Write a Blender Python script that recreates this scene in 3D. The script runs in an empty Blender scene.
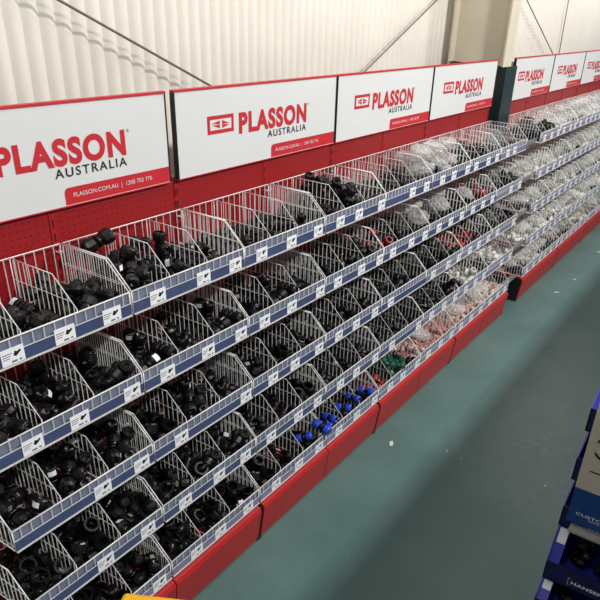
import bpy, math, random, json
from mathutils import Vector, Matrix, Quaternion
PI = math.pi

class MB:
    """collects geometry, then links it as one mesh"""
    def __init__(s): s.v = []; s.f = []; s.m = []; s.sm = []
    def add(s, vs, fs, mi=0, smooth=False, M=None):
        o = len(s.v)
        s.v += [tuple(M @ Vector(p)) if M else tuple(p) for p in vs]
        s.f += [tuple(i + o for i in f) for f in fs]
        s.m += [mi] * len(fs); s.sm += [smooth] * len(fs)
        return s
    def box(s, a, b, mi=0, M=None):
        x0, y0, z0 = a; x1, y1, z1 = b
        vs = [(x0,y0,z0),(x1,y0,z0),(x1,y1,z0),(x0,y1,z0),(x0,y0,z1),(x1,y0,z1),(x1,y1,z1),(x0,y1,z1)]
        return s.add(vs, [(3,2,1,0),(4,5,6,7),(0,1,5,4),(1,2,6,5),(2,3,7,6),(3,0,4,7)], mi, False, M)
    def wire(s, p, q, r=.0015, n=4, mi=0, M=None):
        p = Vector(p); q = Vector(q); d = (q - p).normalized()
        a = d.orthogonal().normalized(); b = d.cross(a)
        vs = []
        for c in (p, q):
            for k in range(n):
                t = 2*PI*(k+.5)/n; vs.append(tuple(c + a*(r*math.cos(t)) + b*(r*math.sin(t))))
        fs = [(k, (k+1) % n, (k+1) % n + n, k + n) for k in range(n)] + [tuple(range(n))[::-1], tuple(range(n, 2*n))]
        return s.add(vs, fs, mi, n > 5, M)
    def path(s, pts, r=.002, n=4, mi=0):
        for a, b in zip(pts, pts[1:]): s.wire(a, b, r, n, mi)
        return s
    def lathe(s, prof, n=16, mi=0, M=None, rib=0., closed=False, smooth=True):
        """profile (t, r) along +X; rib makes alternate segments stand proud"""
        vs = []; fs = []
        for t, r in prof:
            for k in range(n):
                a = 2*PI*k/n; rr = r*(1 + (rib if k % 2 else 0))
                vs.append((t, rr*math.cos(a), rr*math.sin(a)))
        L = len(prof); R = L if closed else L-1
        for i in range(R):
            j = (i+1) % L
            for k in range(n):
                fs.append((i*n+k, j*n+k, j*n+(k+1) % n, i*n+(k+1) % n))
        if not closed:
            fs.append(tuple(range(n))); fs.append(tuple(range((L-1)*n, L*n))[::-1])
        return s.add(vs, fs, mi, smooth and not rib, M)
    def prism(s, poly, y0, y1, mi=0, M=None):
        """polygon in XZ extruded along Y"""
        n = len(poly)
        vs = [(x, y0, z) for x, z in poly] + [(x, y1, z) for x, z in poly]
        fs = [(i, i+n, (i+1) % n + n, (i+1) % n) for i in range(n)] + [tuple(range(n)), tuple(range(n, 2*n))[::-1]]
        return s.add(vs, fs, mi, False, M)
    def mesh(s, name, mats):
        me = bpy.data.meshes.new(name); me.from_pydata(s.v, [], s.f); me.validate()
        for m in mats: me.materials.append(m)
        if len(me.polygons) == len(s.m):
            me.polygons.foreach_set('material_index', s.m); me.polygons.foreach_set('use_smooth', s.sm)
        import bmesh
        bm = bmesh.new(); bm.from_mesh(me); bmesh.ops.recalc_face_normals(bm, faces=bm.faces); bm.to_mesh(me); bm.free()
        me.update(); return me

def dirM(d, o=(0, 0, 0)):
    """matrix taking +X to direction d, at o"""
    q = Vector((1, 0, 0)).rotation_difference(Vector(d).normalized())
    return Matrix.Translation(Vector(o)) @ q.to_matrix().to_4x4()

# ---- pipe fittings: {kind: (body builder, [nut matrices])}; sizes in metres -------------------
NUT = [(0, .0165), (0, .0205), (.004, .0235), (.024, .0255), (.034, .0235), (.037, .0205), (.037, .0165)]
def nut_mb(M=None, mb=None, mi=0, k=1.):
    mb = mb or MB(); S = Matrix.Scale(k, 4)
    return mb.lathe(NUT, 20, mi, (M or Matrix()) @ S, .05, closed=True)
def sock(mb, d, o=(0, 0, 0), L=.045, r=.0165, mi=0):
    return mb.lathe([(0, r), (L, r), (L+.003, r-.002), (L+.003, r-.0045), (L-.018, r-.005), (L-.018, 0.0005)], 16, mi, dirM(d, o))
def body_coupling():
    m = MB(); sock(m, (1,0,0), L=.05); sock(m, (-1,0,0), L=.05)
    m.lathe([(-.006,.0165),(-.006,.021),(.006,.021),(.006,.0165)], 16, 0, None, closed=True); return m
def body_elbow():
    m = MB(); sock(m, (1,0,0), (.008,0,0), .05); sock(m, (0,1,0), (0,.008,0), .05)
    vs=[]; fs=[]; n=12; K=6        # swept bend
    for i in range(K+1):
        a = PI/2*i/K; c = Vector((.018, .018, 0)); e = Vector((-math.cos(a)*0-math.sin(a), -math.cos(a), 0))
        for k in range(n):
            t = 2*PI*k/n; p = c + e*(.018 + .0175*math.cos(t)) + Vector((0,0,.0175*math.sin(t))); vs.append(tuple(p))
    for i in range(K):
        for k in range(n): fs.append((i*n+k, (i+1)*n+k, (i+1)*n+(k+1) % n, i*n+(k+1) % n))
    m.add(vs, fs, 0, True); return m
def body_tee():
    m = body_coupling(); sock(m, (0,1,0), (0,.004,0), .052); return m
def body_adaptor():
    m = MB(); sock(m, (-1,0,0), L=.045)
    m.lathe([(0,.024),(.012,.024),(.012,.016),(0,.016)], 6, 0, None, closed=True, smooth=False)
    pr = [(.01,.016)]
    for i in range(6): pr += [(.013+i*.006,.0145),(.016+i*.006,.0168)]
    pr += [(.05,.0145),(.05,.011),(.02,.0105),(.02,.0005)]
    m.lathe(pr, 16); return m
def body_ring():
    m = MB(); m.lathe([(-.018,.022),(-.018,.029),(-.014,.0315),(.012,.0325),(.018,.030),(.018,.022),(.010,.0205),(-.01,.0205)], 24, 0, None, .035, closed=True)
    m.lathe([(-.0175,.0225),(-.020,.025),(-.020,.0285),(-.0175,.031)], 24, 0, None, closed=True); return m
def body_clamp():                     # saddle: two half shells with a boss and bolt ears
    m = MB(); m.lathe([(-.024,.026),(-.024,.034),(.024,.034),(.024,.026)], 20, 0, None, closed=True)
    sock(m, (0,0,1), (0,0,.028), .022, .017)
    for s in (-1, 1):
        m.box((-.022, s*.03-.004*(s<0), -.007), (.022, s*.052, -.001)); m.box((-.022, s*.03, .001), (.022, s*.052, .007))
        for x in (-.013, .013): m.lathe([(-.012,.005),(.013,.005)], 6, 0, dirM((0,0,1), (x, s*.044, 0)), smooth=False)
    return m
BODY = {'coupling': body_coupling, 'elbow': body_elbow, 'tee': body_tee, 'adaptor': body_adaptor, 'ring': body_ring, 'clamp': body_clamp}
NUTS = {'coupling': [dirM((1,0,0),(.014,0,0)), dirM((-1,0,0),(-.014,0,0))],
        'elbow': [dirM((1,0,0),(.022,0,0)), dirM((0,1,0),(0,.022,0))],
        'tee': [dirM((1,0,0),(.020,0,0)), dirM((-1,0,0),(-.020,0,0)), dirM((0,1,0),(0,.022,0))],
        'adaptor': [dirM((-1,0,0),(-.009,0,0))], 'ring': [], 'clamp': []}

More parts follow.
